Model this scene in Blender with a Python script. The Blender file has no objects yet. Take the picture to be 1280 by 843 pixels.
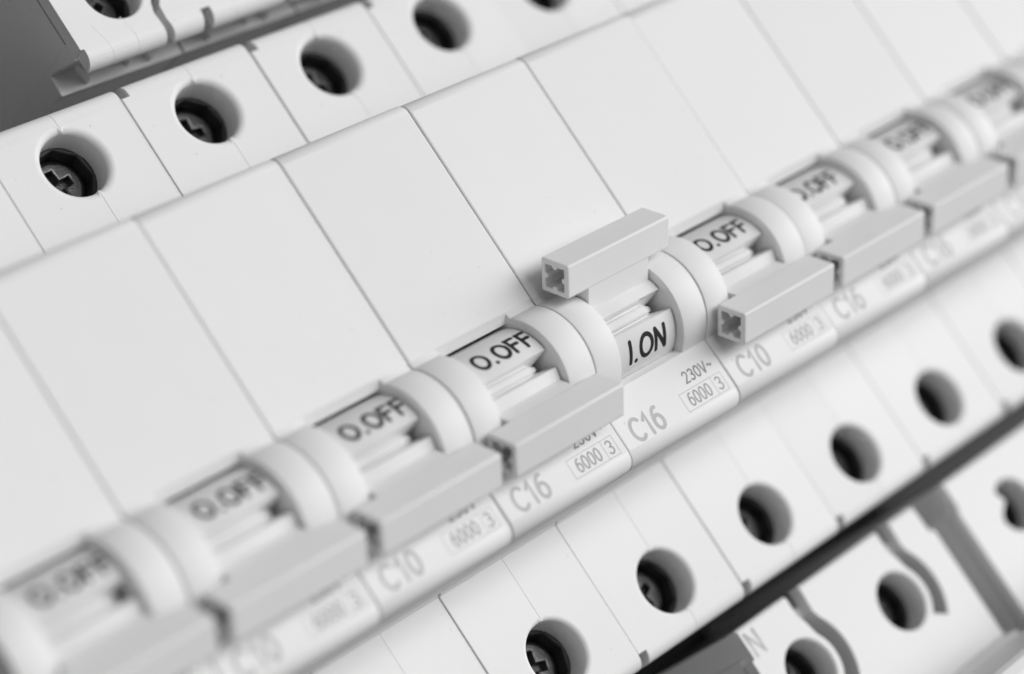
import bpy, bmesh, math, random
from mathutils import Matrix, Vector
random.seed(4)
sc = bpy.context.scene
S = 0.001                                   # everything below is drawn in millimetres
rad = math.radians

# ------------------------------------------------------------------ camera
CAM_POS = (-116.98854863811428, -27.586805189562615, 174.71630784999985)
ROT = [[0.6789141424603244, -0.5418496567866284, 0.4954538693032633], [-0.3574717083093239, -0.8333649318429361, -0.42156478521436286], [0.6413186142049643, 0.10909555359697799, -0.7594791605169908]]
cam_data = bpy.data.cameras.new('camera')
cam = bpy.data.objects.new('camera', cam_data)
sc.collection.objects.link(cam)
rx, ry, rz = (Vector(r) for r in ROT)
cam.matrix_world = Matrix(((rx[0], -ry[0], -rz[0], CAM_POS[0]*S), (rx[1], -ry[1], -rz[1], CAM_POS[1]*S),
                           (rx[2], -ry[2], -rz[2], CAM_POS[2]*S), (0, 0, 0, 1)))
cam_data.sensor_width = 36.0
cam_data.lens = 80.61498427863455
cam_data.clip_start = 0.01
cam_data.clip_end = 20
cam_data.dof.use_dof = True
cam_data.dof.focus_distance = 0.2352
cam_data.dof.aperture_fstop = 11.3
cam_data.dof.aperture_blades = 0
sc.camera = cam

# ------------------------------------------------------------------ studio light
world = bpy.data.worlds.new('World'); sc.world = world; world.use_nodes = True
bg = world.node_tree.nodes['Background']
bg.inputs['Color'].default_value = (1, 1, 1, 1)
bg.inputs['Strength'].default_value = 0.06

def area(name, direction, dist, sx, sy, power, spread=180):
    l = bpy.data.lights.new(name, 'AREA'); l.shape = 'RECTANGLE'; l.size = sx; l.size_y = sy
    l.energy = power; l.spread = rad(spread)
    o = bpy.data.objects.new(name, l); sc.collection.objects.link(o)
    d = Vector(direction).normalized()
    o.location = Vector((0.04, 0, 0)) + d*dist
    o.rotation_euler = d.to_track_quat('Z', 'Y').to_euler()
    return o
area('softbox_key', (0.80, -0.05, 0.74), 1.9, 0.86, 5.0, 70.0)
area('softbox_top', (0.10, -0.05, 1.0), 2.2, 0.75, 3.2, 13.0)
area('fill_left', (-1.0, -0.15, 0.22), 1.2, 0.7, 0.35, 1.8)

sc.view_settings.view_transform = 'Standard'
sc.view_settings.look = 'None'
sc.view_settings.exposure = 0.0
sc.view_settings.gamma = 1.0
sc.view_settings.use_curve_mapping = False
sc.render.engine = 'CYCLES'
sc.cycles.max_bounces = 10
sc.cycles.diffuse_bounces = 6

# ------------------------------------------------------------------ materials
def mat(name, col, rough=0.52, metal=0.0, spec=0.25, var=0.02, bump=0.02, scale=900.0):
    m = bpy.data.materials.new(name); m.use_nodes = True
    nt = m.node_tree; b = nt.nodes['Principled BSDF']
    tc = nt.nodes.new('ShaderNodeTexCoord')
    n = nt.nodes.new('ShaderNodeTexNoise'); n.inputs['Scale'].default_value = scale*0.25; n.inputs['Detail'].default_value = 4
    nt.links.new(tc.outputs['Object'], n.inputs['Vector'])
    mr = nt.nodes.new('ShaderNodeMapRange')
    mr.inputs['To Min'].default_value = col*(1-var); mr.inputs['To Max'].default_value = col*(1+var)
    nt.links.new(n.outputs['Fac'], mr.inputs['Value'])
    oi = nt.nodes.new('ShaderNodeObjectInfo')                     # every moulding a touch different in tone
    ov = nt.nodes.new('ShaderNodeMapRange'); ov.inputs['To Min'].default_value = 0.98; ov.inputs['To Max'].default_value = 1.02
    nt.links.new(oi.outputs['Random'], ov.inputs['Value'])
    sp = nt.nodes.new('ShaderNodeTexNoise'); sp.inputs['Scale'].default_value = scale*1.3; sp.inputs['Detail'].default_value = 2
    nt.links.new(tc.outputs['Object'], sp.inputs['Vector'])
    sr = nt.nodes.new('ShaderNodeMapRange')                       # sparse specks of dust and wear
    for k, v in (('From Min', 0.72), ('From Max', 0.80), ('To Min', 1.0), ('To Max', 0.80)): sr.inputs[k].default_value = v
    nt.links.new(sp.outputs['Fac'], sr.inputs['Value'])
    m1 = nt.nodes.new('ShaderNodeMath'); m1.operation = 'MULTIPLY'; m2 = nt.nodes.new('ShaderNodeMath'); m2.operation = 'MULTIPLY'
    nt.links.new(mr.outputs['Result'], m1.inputs[0]); nt.links.new(ov.outputs['Result'], m1.inputs[1])
    nt.links.new(m1.outputs[0], m2.inputs[0]); nt.links.new(sr.outputs['Result'], m2.inputs[1])
    nt.links.new(m2.outputs[0], b.inputs['Base Color'])
    r = nt.nodes.new('ShaderNodeMapRange')
    r.inputs['To Min'].default_value = rough-0.05; r.inputs['To Max'].default_value = rough+0.05
    nt.links.new(n.outputs['Fac'], r.inputs['Value']); nt.links.new(r.outputs['Result'], b.inputs['Roughness'])
    n2 = nt.nodes.new('ShaderNodeTexNoise'); n2.inputs['Scale'].default_value = scale*6; n2.inputs['Detail'].default_value = 3
    nt.links.new(tc.outputs['Object'], n2.inputs['Vector'])
    bp = nt.nodes.new('ShaderNodeBump'); bp.inputs['Strength'].default_value = bump; bp.inputs['Distance'].default_value = 0.0001
    nt.links.new(n2.outputs['Fac'], bp.inputs['Height']); nt.links.new(bp.outputs['Normal'], b.inputs['Normal'])
    b.inputs['Metallic'].default_value = metal
    b.inputs['Specular IOR Level'].default_value = spec
    return m
M = {
    'white':  mat('white_plastic', 0.74),
    'lever':  mat('pale_grey_plastic', 0.785, rough=0.42),
    'ink':    mat('black_print', 0.025, var=0.14, scale=4000.0, rough=0.6, spec=0.2),
    'grey':   mat('grey_print', 0.47, var=0.14, scale=4000.0, rough=0.6, spec=0.2),
    'dgrey':  mat('dark_grey_print', 0.19, var=0.14, scale=4000.0, rough=0.6, spec=0.2),
    'mgrey':  mat('mid_grey_print', 0.34, var=0.14, scale=4000.0, rough=0.6, spec=0.2),
    'clamp':  mat('dark_clamp_steel', 0.05, rough=0.5, metal=0.6),
    'screw':  mat('screw_steel', 0.12, rough=0.33, metal=0.9, bump=0.5),
    'well':   mat('black_gap_shade', 0.04, rough=0.5),  # black colour stands in for the deep shade behind the drum gaps
    'plate':  mat('dark_mounting_plate', 0.03, rough=0.7),
}

# ------------------------------------------------------------------ mesh helpers
def finish(name, bm, m, parent=None, loc=None):
    bmesh.ops.remove_doubles(bm, verts=bm.verts, dist=0.002)
    bmesh.ops.recalc_face_normals(bm, faces=bm.faces)
    for e in bm.edges:
        if len(e.link_faces) == 2 and e.calc_face_angle(0) > rad(32): e.smooth = False
    bmesh.ops.scale(bm, vec=(S, S, S), verts=bm.verts)
    me = bpy.data.meshes.new(name); bm.to_mesh(me); bm.free()
    me.materials.append(M[m])
    o = bpy.data.objects.new(name, me); sc.collection.objects.link(o)
    if parent is not None: o.parent = parent
    if loc: o.location = Vector(loc)*S
    return o

def ext(bm, prof, x0, x1, b0=0.0, b1=0.0, f=None, caps=(True, True)):
    """prism of a closed YZ profile along X, its end edges broken by b0 / b1"""
    f = f or (lambda x, y, z: (x, y, z))
    n = len(prof); P = [Vector(p) for p in prof]
    area2 = sum(P[i].x*P[(i+1) % n].y-P[(i+1) % n].x*P[i].y for i in range(n))
    sg = 1 if area2 > 0 else -1
    off = []
    for i in range(n):
        a = (P[i]-P[i-1]).normalized(); c = (P[(i+1) % n]-P[i]).normalized()
        n1 = Vector((-a.y, a.x))*sg; n2 = Vector((-c.y, c.x))*sg
        off.append((n1+n2)/max(0.3, 1+n1.dot(n2)))
    def ring(x, ins): return [bm.verts.new(f(x, *(P[i]+off[i]*ins))) for i in range(n)]
    rings = []
    if b0: rings += [ring(x0, b0), ring(x0+b0*0.3, b0*0.3)]
    rings.append(ring(x0+b0, 0)); rings.append(ring(x1-b1, 0))
    if b1: rings += [ring(x1-b1*0.3, b1*0.3), ring(x1, b1)]
    L = [(P[(i+1) % n]-P[i]).length for i in range(n)]
    def ang(i):
        a = P[i]-P[i-1]; c = P[(i+1) % n]-P[i]
        return a.angle(c) if a.length and c.length else 0
    for r0, r1 in zip(rings, rings[1:]):
        for i in range(n):
            j = (i+1) % n
            fc = bm.faces.new((r0[i], r0[j], r1[j], r1[i]))
            fc.smooth = L[i] < 1.6 and (ang(i) < rad(25) or ang(j) < rad(25))
    if caps[0]: bm.faces.new(rings[0])
    if caps[1]: bm.faces.new(rings[-1])

def box(bm, x0, x1, y0, y1, z0, z1, b=0.0, f=None):
    ext(bm, [(y0, z0), (y1, z0), (y1, z1), (y0, z1)], x0, x1, b, b, f)

def offset_dirs(pts):
    n = len(pts); P = [Vector(p) for p in pts]; out = []
    for i in range(n):
        a = (P[i]-P[i-1]).normalized(); c = (P[(i+1) % n]-P[i]).normalized()
        n1 = Vector((-a.y, a.x)); n2 = Vector((-c.y, c.x))
        out.append((n1+n2)/max(0.35, 1+n1.dot(n2)))
    return P, out

def plate(bm, loops, ztop, f, cuts=(), warp=None, seg=6):
    """flat plate with holes: loops = [(pts, radius per point, bottom per point)], solid on the left of every loop"""
    tb = bmesh.new(); edges = []
    for pts, r, zb in loops:
        P, D = offset_dirs(pts); n = len(P); prev = None
        for k in range(seg+1):
            t = k/seg*math.pi/2
            ring = [tb.verts.new((*(P[i]+D[i]*r[i]*(1-math.sin(t))), ztop-r[i]*(1-math.cos(t)))) for i in range(n)]
            if prev:
                for i in range(n):
                    j = (i+1) % n
                    fc = tb.faces.new((prev[i], prev[j], ring[j], ring[i])); fc.smooth = True
            else:
                edges += [tb.edges.new((ring[i], ring[(i+1) % n])) for i in range(n)]
            prev = ring
        low = [tb.verts.new((P[i].x, P[i].y, zb[i])) for i in range(n)]
        for i in range(n):
            j = (i+1) % n
            fc = tb.faces.new((prev[i], prev[j], low[j], low[i]))
            fc.smooth = (P[j]-P[i]).length < 1.2
    bmesh.ops.triangle_fill(tb, use_beauty=True, edges=edges)
    for y in cuts:
        bmesh.ops.bisect_plane(tb, geom=tb.verts[:]+tb.edges[:]+tb.faces[:], plane_co=(0, y, 0), plane_no=(0, 1, 0), dist=1e-5)
    if warp:
        for v in tb.verts: v.co.z += warp(v.co.x, v.co.y, v.co.z)
    mp = {v: bm.verts.new(f(*v.co)) for v in tb.verts}
    for fc in tb.faces:
        try: nf = bm.faces.new([mp[v] for v in fc.verts])
        except ValueError: continue
        nf.smooth = fc.smooth
    tb.free()

def arc(cx, cy, r, a0, a1, n):
    return [(cx+r*math.cos(rad(a0+(a1-a0)*i/n)), cy+r*math.sin(rad(a0+(a1-a0)*i/n))) for i in range(n+1)]

def disc(bm, cx, cy, r, z, n=24, f=None):
    f = f or (lambda x, y, z: (x, y, z))
    bm.faces.new([bm.verts.new(f(*p, z)) for p in arc(cx, cy, r, 0, 360*(n-1)/n, n-1)])

# ------------------------------------------------------------------ print: a small stroke alphabet, cap height 1, baseline 0
def ell(cx, cy, a, b, s, e, n=18): return [(cx+a*math.cos(rad(s+(e-s)*i/n)), cy+b*math.sin(rad(s+(e-s)*i/n))) for i in range(n+1)]
GLYPH = {   # width, strokes
    'O': (0.90, [ell(.45, .5, .42, .5, 90, 450, 28)]),
    'F': (0.62, [[(.06, 0), (.06, 1), (.58, 1)], [(.06, .52), (.52, .52)]]),
    'I': (0.16, [[(.08, 0), (.08, 1)]]),
    'N': (0.74, [[(.05, 0), (.05, 1)], [(.05, 1), (.69, 0)], [(.69, 0), (.69, 1)]]),
    '.': (0.22, [[(.10, .0), (.12, .0)]]),
    'C': (0.74, [ell(.42, .5, .38, .5, 48, 312, 20)]),
    '1': (0.46, [[(.08, .74), (.3, 1), (.3, 0)]]),
    '0': (0.64, [ell(.32, .5, .27, .5, 90, 450, 26)]),
    '6': (0.64, [ell(.32, .32, .27, .32, 90, 450, 22), ell(.42, .32, .37, .68, 80, 180, 12)]),
    '2': (0.62, [ell(.31, .72, .25, .28, 165, -35, 12)+[(.05, 0), (.58, 0)]]),
    '3': (0.62, [ell(.29, .76, .24, .24, 150, -90, 12), ell(.29, .26, .27, .26, 90, -150, 14)]),
    'V': (0.70, [[(.03, 1), (.35, 0)], [(.35, 0), (.67, 1)]]),
    '~': (0.60, [[(.05+.5*i/12, .48+.1*math.sin(2*math.pi*i/12)) for i in range(13)]]),
}
def stroke(bm, pts, w, f, lift, closed=False):
    P = [Vector(p) for p in pts]
    if (P[0]-P[-1]).length < 1e-4: P = P[:-1]; closed = True
    n = len(P); L = []; Rr = []
    for i in range(n):
        a = P[i]-P[i-1] if (i > 0 or closed) else P[1]-P[0]
        c = P[(i+1) % n]-P[i] if (i < n-1 or closed) else P[-1]-P[-2]
        a.normalize(); c.normalize()
        n1 = Vector((-a.y, a.x)); n2 = Vector((-c.y, c.x)); d = (n1+n2)/max(0.42, 1+n1.dot(n2))
        L.append(P[i]+d*w/2); Rr.append(P[i]-d*w/2)
    ring = L+Rr[::-1]
    def quad(a, b, c, d):
        m = max(1, int(max((b-a).length, (c-d).length)/0.3))
        for k in range(m):
            q = [a.lerp(b, k/m), a.lerp(b, (k+1)/m), d.lerp(c, (k+1)/m), d.lerp(c, k/m)]
            bm.faces.new([bm.verts.new(f(v.x, v.y, lift)) for v in q])
    for i in range(n if closed else n-1):
        j = (i+1) % n; quad(L[i], L[j], Rr[j], Rr[i])
    if not closed:
        for p, q in ((P[0], P[1]), (P[-1], P[-2])):
            d = (p-q).normalized(); a0 = math.degrees(math.atan2(d.y, d.x))
            pts2 = arc(p.x, p.y, w/2, a0-90, a0+90, 8)
            bm.faces.new([bm.verts.new(f(x, y, lift)) for x, y in pts2])
def write(bm, text, x, y, h, w, f, width=None, gap=0.16, slant=0.0, lift=0.012):
    adv = sum(GLYPH[c][0] for c in text)+gap*(len(text)-1)
    k = (width/h/adv) if width else 1.0
    px = 0.0; li = 0
    for c in text:
        gw, st = GLYPH[c]
        for s in st:
            stroke(bm, [(x+((px+a)*k+slant*b)*h, y+b*h) for a, b in s], w, f, lift+0.003*(li % 3)); li += 1
        px += gw+gap

# ------------------------------------------------------------------ one terminal: clamp cup and cross-head screw
def make_terminal(parent, cx, cy, z, r, turn):
    flat = lambda x, y, q: (x, y, q)
    bm = bmesh.new()
    ring = lambda rr: [(rr*math.cos(rad(turn+22.5+45*i)), rr*math.sin(rad(turn+22.5+45*i))) for i in range(8)]
    plate(bm, [(arc(0, 0, r+1.3, 0, 350, 35), [0.05]*36, [z-1]*36), (ring(r*0.93)[::-1], [0.25]*8, [z-6]*8)], z, flat, seg=3)
    bm.faces.new([bm.verts.new((*p, z-5.9)) for p in ring(r*1.02)])
    finish('terminal_clamp', bm, 'clamp', parent, (cx, cy, 0))
    bm = bmesh.new(); hr = 3.2; a = 0.42; b = 1.75
    cross = [(b, -a), (b, a), (a, a), (a, b), (-a, b), (-a, a), (-b, a), (-b, -a), (-a, -a), (-a, -b), (a, -b), (a, -a)]
    plate(bm, [(arc(0, 0, hr, 0, 350, 35), [0.7]*36, [z-5]*36), (cross[::-1], [0.26]*12, [z-2.9]*12)], z-1.6, flat, seg=4)
    disc(bm, 0, 0, hr*0.95, z-2.8)
    finish('terminal_screw', bm, 'screw', parent, (cx, cy, 0)).rotation_euler.z = rad(turn+20)

# ------------------------------------------------------------------ circuit breaker
PITCH = 17.7
YC, ZC = -6.38, -3.22            # axis of the toggle drum
ZS = -16.8                       # terminal shoulders
def on_arc(r, a): return (YC+r*math.sin(rad(a)), ZC+r*math.cos(rad(a)))

def edge_warp(edge, rr=1.25, chamfer=2.2, slope=0.16):
    def w(x, y, z):
        s = edge-abs(y)
        if s > chamfer: return 0.0
        d = slope*(chamfer-s)/chamfer
        if s < rr: d += rr-math.sqrt(max(0, rr*rr-(rr-max(s, 0))**2))
        return -d
    return w
def edge_cuts(edge): return [edge-s for s in (2.2, 1.25, 0.9, 0.65, 0.42, 0.25, 0.12, 0.04)]

def shoulder(bm, left, sg, y_in, edge, hx, hy, r, xm, notch_x, notch_y, fr):
    g = 0.05; x1 = PITCH-g; q = 0.01
    dx = (xm-hx)
    a0 = math.degrees(math.acos(dx/r))
    if left:
        A = arc(hx, hy, r, -a0, -(360-a0), 40)
        A = [(xm-q if i in (0, 40) else p[0], p[1]) for i, p in enumerate(A)]
        pts = [(g, y_in), (xm-q, y_in)]+A+[(xm-q, edge), (notch_x, edge), (notch_x, notch_y), (g, notch_y)]
        rr = [.02, .02]+[0.05]+[fr]*39+[0.05]+[.05, .1, .1, .15]
        zb = [-60, -60]+[ZS-3.4]*41+[-60]*4
    else:
        A = arc(hx, hy, r, a0, -a0, 40)
        A = [(xm+q if i in (0, 40) else p[0], p[1]) for i, p in enumerate(A)]
        pts = [(xm+q, y_in), (x1, y_in), (x1, edge), (xm+q, edge)]+A
        rr = [.02, .02, .12, .05]+[0.05]+[fr]*39+[0.05]
        zb = [-60]*4+[ZS-3.4]*41
    plate(bm, [(pts, rr, zb)], ZS, lambda x, y, z: (x, sg*y, z), cuts=edge_cuts(edge), warp=edge_warp(edge))

def lever_loops():
    h = 1.85; a = 1.28; bmp = 0.34
    k = 0.26
    out = []
    for sx, sy, a0 in ((1, -1, -90), (1, 1, 0), (-1, 1, 90), (-1, -1, 180)):
        out += arc(sx*(h-k), sy*(h-k), k, a0, a0+90, 4)
    hole = []
    for k in range(4):          # square bore with a half-round rib in the middle of each wall
        t = rad(90*k); c, s = math.cos(t), math.sin(t)
        side = [(-a, -a), (-bmp, -a)]+[(-bmp*math.cos(rad(180*i/6)), -a+bmp*math.sin(rad(180*i/6))) for i in range(1, 6)]+[(bmp, -a)]
        hole += [(x*c-y*s, x*s+y*c) for x, y in side]
    return out, hole[::-1]

def make_toggle(parent, on):
    # drum
    bm = bmesh.new(); R = 5.5
    if on: flat = [(86, 44)]; g0, g1, panel = 9.5, -15.5, (-15.5, -86)
    else:  flat = [(86, 11)]; g0, g1, panel = 9.0, -12.5, (-12.5, -86)
    prof = []
    for i in range(16): prof.append(on_arc(R, 86+(g0-86)*i/15))
    w = (g0-g1)
    for i in range(1, 30):      # two soft flutes with a broad pale rib between them
        u = i/30
        d = 0.16*min(1.0, min(u, 1-u)/0.12)+0.42*math.exp(-((u-0.2)/0.09)**2)+0.42*math.exp(-((u-0.82)/0.085)**2)
        prof.append(on_arc(R-d, g0-w*u))
    for i in range(16): prof.append(on_arc(R, panel[0]+(panel[1]-panel[0])*i/15))
    prof.append((YC, ZC-3))
    def pocket(x, y, z):        # groove deepened at the right end, shaped to bring dark shade there
        r = math.hypot(y-YC, z-ZC); a = math.degrees(math.atan2(y-YC, z-ZC))
        if x > 12 and g1-.1 < a < g0+.1 and r > 3.2:
            e = min(a-g1, g0-a)/3.0
            e = max(0.0, min(1.0, e)); y, z = on_arc(r-1.9*e, a); x -= 0.7*e
        return (x, y, z)
    ext(bm, prof, 3.9, 10.4, 0.1, 0, caps=(True, False))
    ext(bm, prof, 10.4, 13.62, 0, 0.1, pocket, caps=(False, True))
    drum = finish('toggle_drum', bm, 'white', parent)
    # lettering wrapped on the drum
    bm = bmesh.new()
    def wrap(mid):
        def f(x, y, z):
            a = mid+math.degrees(y/R); p = on_arc(R+z, a); return (x, p[0], p[1])
        return f
    if on: write(bm, 'I.ON', 6.2, -1.22, 2.35, 0.50, wrap(-39.0), width=5.7, gap=0.2, slant=0.03)
    else:  write(bm, 'O.OFF', 5.5, -1.02, 1.95, 0.44, wrap(32.0), width=7.9, gap=0.2)
    finish('position_lettering', bm, 'ink', drum)
    # lever, a hollow square bar set on edge, on a stem out of the drum
    cy, cz = (0.27, 3.55) if on else (-12.68, 3.05)
    s = 1 if on else -1
    c45 = math.sqrt(.5)
    def f(u, v, x):              # u: along the drum tangent, v: outwards
        return (x, cy+(u*c45+v*c45)*s, cz+(-u*c45+v*c45))
    bm = bmesh.new()
    out, hole = lever_loops(); nh = len(hole)
    g = lambda u, v, z: f(u, v, -z)
    plate(bm, [(out, [0.2]*len(out), [-16.75]*len(out)), (hole, [0.06]*nh, [-9]*nh)], -0.95, g, seg=4)
    bm.faces.new([bm.verts.new(f(u, v, 8.9)) for u, v in ((-1.4, -1.4), (1.4, -1.4), (1.4, 1.4), (-1.4, 1.4))])
    bm.faces.new([bm.verts.new(f(u*.93, v*.93, 16.87)) for u, v in out])
    o0 = [bm.verts.new(f(u*.93, v*.93, 16.87)) for u, v in out]; o1 = [bm.verts.new(f(u, v, 16.75)) for u, v in out]
    no = len(out)
    for i in range(no): bm.faces.new((o0[i], o0[(i+1) % no], o1[(i+1) % no], o1[i]))
    ext(bm, [(-1.8, -4.6), (-0.2, -4.6), (-0.2, -1.0), (-1.8, -1.0)], 4.05, 13.5, 0.05, 0.05, lambda x, y, z: f(y, z, x))
    ext(bm, [(-0.3, -4.6), (1.3, -4.6), (1.3, -1.0), (-0.3, -1.0)], 4.35, 13.2, 0.05, 0.05, lambda x, y, z: f(y, z, x))
    finish('toggle_lever', bm, 'lever', parent)

def make_breaker(on):
    t = bpy.data.objects.new('circuit_breaker', None); sc.collection.objects.link(t)
    for left in (True, False):
        bm = bmesh.new()
        shoulder(bm, left, 1, 0.02, 42.9, 8.7, 36.6, 3.62, 9.3, 1.15, 41.3, 0.75)
        shoulder(bm, left, -1, 0.02, 37.85, 8.8, 31.5, 3.62, 9.3, 1.25, 36.4, 0.5)
        finish('housing_half', bm, 'white', t)
    bm = bmesh.new()
    g = 0.035; x0, x1 = g, PITCH-g
    blank = [(0.7, -16.72), (0.7, -1.7), (-0.88, -1.25), (-0.92, -0.95), (0, 0), (23.1, 0)]+[(23.1+1.4*math.sin(rad(a)), -1.4+1.4*math.cos(rad(a))) for a in range(10, 91, 10)]+[(24.5, -16.3), (24.7, -16.72)]
    ext(bm, blank, x0, x1, 0.2, 0.2)
    strip = [(-12.5, -16.72), (-20.2, -16.72), (-19.95, -16.3)]+[(-18.35-1.6*math.cos(rad(a)), -1.9+1.6*math.sin(rad(a))) for a in range(0, 91, 10)]+[(-12.32, -0.3), (-11.56, -1.2), (-11.6, -1.5), (-12.5, -1.9)]
    ext(bm, strip, x0+.02, x1-.02, 0.16, 0.16)
    rib = [(0.3, -12), (0.3, -0.35), (0.15, -0.2), (-0.45, -0.02)]+[on_arc(6.5, a) for a in range(60, -64, -4)]+[(-12.45, -0.45), (-12.45, -12)]
    ext(bm, rib, x0+0.05, 3.78, 0.13, 0.1)
    ext(bm, rib, 13.8, x1-0.05, 0.1, 0.13)
    finish('front_cover', bm, 'white', t)
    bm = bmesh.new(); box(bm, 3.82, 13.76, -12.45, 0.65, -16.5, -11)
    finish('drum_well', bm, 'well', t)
    make_toggle(t, on)
    make_terminal(t, 8.7, 36.6, ZS-3.4, 3.62, 10)
    make_terminal(t, 8.8, -31.5, ZS-3.4, 3.62, 25)
    fl = lambda x, y, z: (x, y, -0.3+z)
    bm = bmesh.new(); write(bm, '230V~', 11.85, -15.35, 1.2, 0.17, fl, width=4.55); finish('voltage_lettering', bm, 'dgrey', t)
    bm = bmesh.new()
    for a, b in (((10.0, -18.1), (16.75, -18.1)), ((16.75, -18.1), (16.75, -16.0)), ((16.75, -16.0), (10.0, -16.0)), ((10.0, -16.0), (10.0, -18.1)), ((15.05, -16.0), (15.05, -18.1))):
        stroke(bm, [a, b], 0.075, fl, 0.010+0.003*(a[1] == b[1]))
    finish('print_frame', bm, 'grey', t)
    bm = bmesh.new(); write(bm, '6000', 10.85, -17.72, 1.38, 0.19, fl, width=3.5); write(bm, '3', 15.45, -17.72, 1.38, 0.19, fl, width=0.85)
    finish('breaking_capacity_lettering', bm, 'mgrey', t)
    return t
RATING = {}
def rating(t, text):
    if text not in RATING:
        bm = bmesh.new(); write(bm, text, 1.75, -18.05, 2.35, 0.42, lambda x, y, z: (x, y, -0.3+z), width=4.75, gap=0.17)
        RATING[text] = finish('rating_lettering', bm, 'grey', t)
    else:
        o = RATING[text].copy(); sc.collection.objects.link(o); o.parent = t
def copy_tree(o, parent=None):
    c = o.copy(); sc.collection.objects.link(c); c.parent = parent
    for ch in list(o.children): copy_tree(ch, c)
    return c
proto_on, proto_off = make_breaker(True), make_breaker(False)
GRP = 'circuit breakers clipped side by side in the middle row'
ROW = {   # place in the row: shift along it, height, print, label
    -2: (0.00, 0.00, 'C10', 'leftmost circuit breaker of the middle row, blurred, its dark end face bare'),
    -1: (-.05, 0.09, 'C10', 'third circuit breaker left of the switched-on one, blurred, its lever down'),
    0:  (0.02, 0.00, 'C10', 'circuit breaker marked C10, second to the left of the switched-on one, lever down'),
    1:  (-.05, 0.17, 'C16', 'circuit breaker marked C16 directly left of the switched-on one, lever down at O.OFF'),
    2:  (0.18, -.06, 'C16', 'switched-on circuit breaker with its lever raised and I.ON showing'),
    3:  (0.12, 0.04, 'C10', 'circuit breaker marked C10 directly right of the switched-on one, open lever end showing'),
    4:  (-.02, 0.02, 'C16', 'second circuit breaker to the right of the switched-on one, lever down'),
    5:  (-.04, 0.03, 'C16', 'third circuit breaker to the right of the switched-on one, slightly blurred'),
    6:  (0.03, -.02, 'C16', 'fourth circuit breaker to the right of the switched-on one, blurred'),
    7:  (0.06, 0.00, 'C16', 'fifth circuit breaker right of the switched-on one, its drum cut by the photo edge'),
    8:  (0.02, 0.03, 'C16', 'last circuit breaker at the far right end of the middle row'),
}
first_off = True
for k, (dx, dz, txt, lab) in ROW.items():
    if k == 2: t = proto_on
    elif first_off: t = proto_off; first_off = False; src = None
    else: t = copy_tree(proto_off)
    ROW[k] = (dx, dz, txt, lab, t)
for k, (dx, dz, txt, lab, t) in ROW.items():
    t.location = ((k*PITCH+dx)*S, 0, dz*S)
    t.rotation_euler.z = rad({0: 0.06, 1: 0.10, 2: -0.12, 3: -0.08, 4: 0.04}.get(k, 0))
    t['label'] = lab; t['category'] = 'circuit breaker'; t['group'] = GRP
    rating(t, txt)
    for c in t.children:        # no two screws stopped at the same angle
        if c.name.startswith('terminal_screw'): c.rotation_euler.z = random.uniform(0, 1.57)
    if k in (3, 4):             # the print on these drums sits further to the left
        drum = next(c for c in t.children if c.name.startswith('toggle_drum'))
        drum.children[0].location.x -= (0.6 if k == 3 else 1.15)*S

# ------------------------------------------------------------------ devices of the neighbouring rows
def end_block(bm, w, f):
    """end face under the terminal lip: sloped recess, ledge, lower wall; d counts inwards from the lip"""
    prof = [(1.7, -18.8), (3.3, -24.4), (0.7, -24.6), (1.0, -26.0), (1.35, -31.5), (2.6, -33.0), (1.2, -36), (1.2, -60), (3.9, -60), (3.9, -18.8)]
    ext(bm, prof, 0.12, w-0.12, 0.05, 0.05, f)

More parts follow.
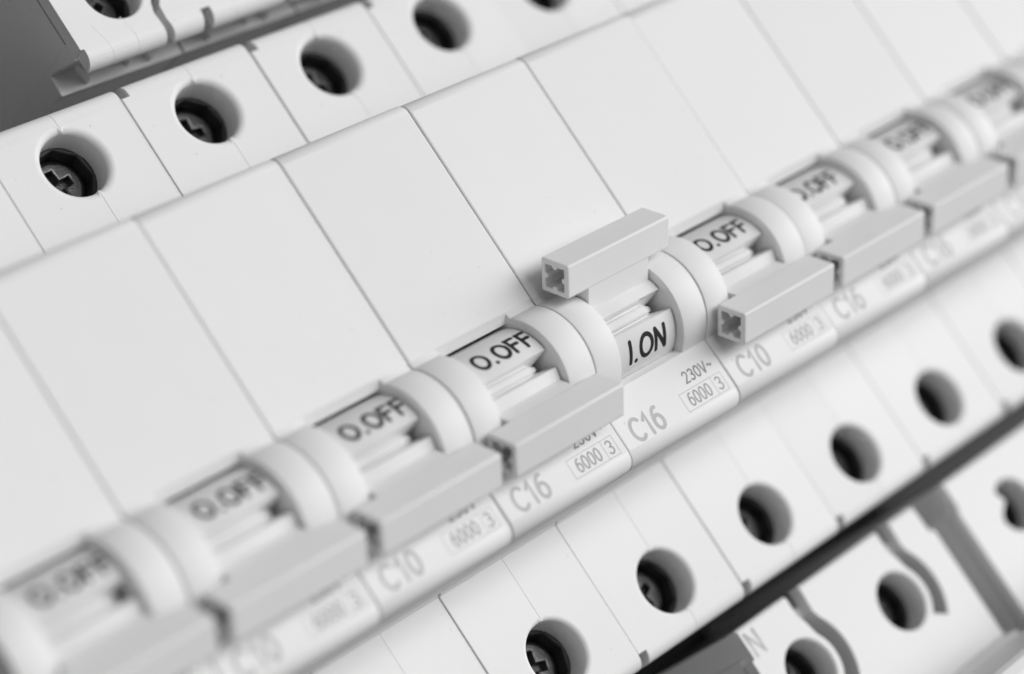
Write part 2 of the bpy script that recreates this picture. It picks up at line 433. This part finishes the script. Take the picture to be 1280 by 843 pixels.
def make_pole_device(name, poles, w, ox, oy, sg, groove=True, letter=None, hole=(6.6, 8.2, 3.55)):
    """sg=+1: the lip faces -Y (row above); sg=-1: the lip faces +Y (row below)"""
    t = bpy.data.objects.new(name, None); sc.collection.objects.link(t)
    t.location = (ox*S, oy*S, 0)
    W = w*poles
    dep = 18.4
    lr = 1.5 if sg > 0 else 0.45
    def warp(x, y, z):
        s = y
        d = 0.0
        if s < 2.4: d = 0.1*(2.4-s)/2.4
        if s < lr: d += lr-math.sqrt(max(0, lr*lr-(lr-max(s, 0))**2))
        return -d if z > ZS-0.7 else 0.0
    cuts = [2.4]+[lr*q for q in (1, .73, .53, .33, .2, .09, .03)]
    f = lambda x, d, z: (x, sg*d, z)
    hx, hd, r = hole; go = 5.7 if sg > 0 else 6.9
    c = 0.05; nd = 2.0 if sg > 0 else 3.8
    pts = [(W-c, dep+30), (c, dep+30), (c, nd), (0.5, nd), (0.5, 0)]
    rr = [.12, .12, .12, .12, .05]; zb = [-18.85]*5; holes = []
    for p in range(poles):
        x0 = p*w
        if groove:
            ga = [(9.2, 0), (8.95, 2.4), (9.5, 3.6)]+[(hx+4.35*math.cos(rad(a)), hd+4.35*math.sin(rad(a))) for a in range(50, -39, -8)][::-1]
            gb = [(hx+go*math.cos(rad(a)), hd+go*math.sin(rad(a))) for a in range(42, -39, -8)]+[(go+4.8, 3.0), (go+5.0, 0)]
            if sg > 0:
                ga[:3] = [(10.85, 0), (10.6, 1.6), (10.45, 3.2)]; gb[-2:] = [(11.8, 2.2), (12.1, 0)]
            n = len(ga)+len(gb)
            if sg > 0:          # hairline joints between the mouldings
                for j in (((3.75, 0), (3.4, 2.2), (2.75, 4.2), (2.69, 4.2), (3.34, 2.2), (3.69, 0))[::-1], ((7.1, 0), (6.95, 2.3), (6.5, 4.0), (6.56, 4.0), (7.01, 2.3), (7.16, 0))):
                    pts += [(x0+x, d) for x, d in j]; rr += [.02]*6; zb += [-18.85]*6
            pts += [(x0+x, d) for x, d in ga+gb]; rr += [.05]+[.16]*(n-2)+[.05]; zb += [-18.85 if d < 3.5 else (-22.0 if sg > 0 else -30.5) for x, d in ga+gb]
        H = arc(hx, hd, r, 360, 9, 39)
        if not groove:      # a rounded lobe bulges into this bore
            H = [(q[0]+2.0*math.exp(-((q[1]-hd+1.2)/1.15)**2) if q[0] < hx else q[0], q[1]) for q in H]
        holes.append(([(x0+x, d) for x, d in H], [.32]*40, [ZS-3.4]*40))
    pts += [(W-0.9, 0), (W-0.9, nd), (W-c, nd)]; rr += [.05, .12, .12]; zb += [-18.85]*3
    bm = bmesh.new()
    # the outline runs clockwise in (x, d): turned round so that the solid lies on its left
    plate(bm, [(pts[::-1], rr[::-1], zb[::-1])]+holes, ZS, f, cuts=cuts, warp=warp)
    if sg > 0: end_block(bm, W, f)
    else:
        for a, b, d0 in ((1.1, W-1.5, 2.0), (0.52, 1.1, 0.06), (W-1.5, W-0.92, 0.06)):
            ext(bm, [(d0, -18.6), (d0, -60), (3.2, -60), (3.2, -18.6)], a, b, 0, 0, f)
    for a, b in ((0.05, 0.4), (W-0.4, W-0.05)): box(bm, a, b, sg*(3.75 if sg > 0 else 3.1), sg*(dep+29), -60, -18.7)
    for p in range(poles):
        x0 = p*w
        if groove: box(bm, x0+8.5, x0+13.6, sg*4.0, sg*13, -30.6, -30.4)
        if sg > 0:          # low wedges added on the ledge, shaped to give bright triangular light patches
            for gx, gw, tip in ((3.6, 3.6, 1.0), (9.4, 1.2, 1.4), (12.2, 4.0, 1.0)):
                tri = [(gx, tip), (gx+gw, 3.3), (gx-0.4, 3.3)]
                lo = [bm.verts.new((x0+x, d*sg, -24.7)) for x, d in tri]; hi = [bm.verts.new((x0+x, d*sg, -23.5)) for x, d in tri]
                bm.faces.new(lo); bm.faces.new(hi)
                for i in range(3): bm.faces.new((lo[i], lo[(i+1) % 3], hi[(i+1) % 3], hi[i]))
    finish('housing', bm, 'white', t)
    for p in range(poles): make_terminal(t, p*w+hx, sg*hd, ZS-3.4, r, 15)
    bm = bmesh.new()
    nose = [(dep, ZS+.03), (dep+.15, ZS+2.2), (dep+.6, ZS+2.5), (dep+.6, -6), (dep+.2, -5.6), (dep+.2, -2.0), (dep+.6, -1.2), (dep+1.6, -.8), (dep+28, -.8), (dep+28, ZS+.03)]
    ext(bm, nose, 0.1, W-0.1, 0.25, 0.25, f)
    finish('front_cover', bm, 'white', t)
    if letter:
        bm = bmesh.new()
        write(bm, letter, 0.95, 3.6*sg if sg < 0 else 0.8, 2.8, 0.3, lambda x, y, z: (x, y, ZS+z), width=1.7, lift=0.02)
        finish('pole_lettering', bm, 'grey', t)
    return t
GU = 'grooved terminal devices in the upper row'
for i, lab in enumerate(('corner terminal device of the upper row, its grey side face bare', 'second terminal device of the upper row, behind the upper edge of the breakers',
                         'third terminal device of the upper row, cut by the top edge of the photo')):
    t = make_pole_device('terminal_device', 1, 16.95, 16.75+17.1*i, 46.0, 1, hole=(7.45, 7.2, 3.45))
    t['label'] = lab; t['category'] = 'circuit breaker'; t['group'] = GU
t = make_pole_device('residual_current_device', 2, 17.5, 48.3, -40.3, -1, letter='N')
t['label'] = 'two-pole device marked N below the middle row, with grooved round terminals'; t['category'] = 'residual current device'
t = make_pole_device('terminal_device', 2, 17.5, 88.6, -40.3, -1, groove=False, hole=(9.3, 7.2, 3.4))
t['label'] = 'plain terminal device at the lower right, past the gap beside the N device'; t['category'] = 'circuit breaker'

# ------------------------------------------------------------------ what they are mounted on
bm = bmesh.new(); box(bm, -150, 320, -190, 190, -64, -60.2)
o = finish('mounting_plate', bm, 'plate'); o['kind'] = 'structure'; o['label'] = 'dark mounting plate behind the rows of devices'
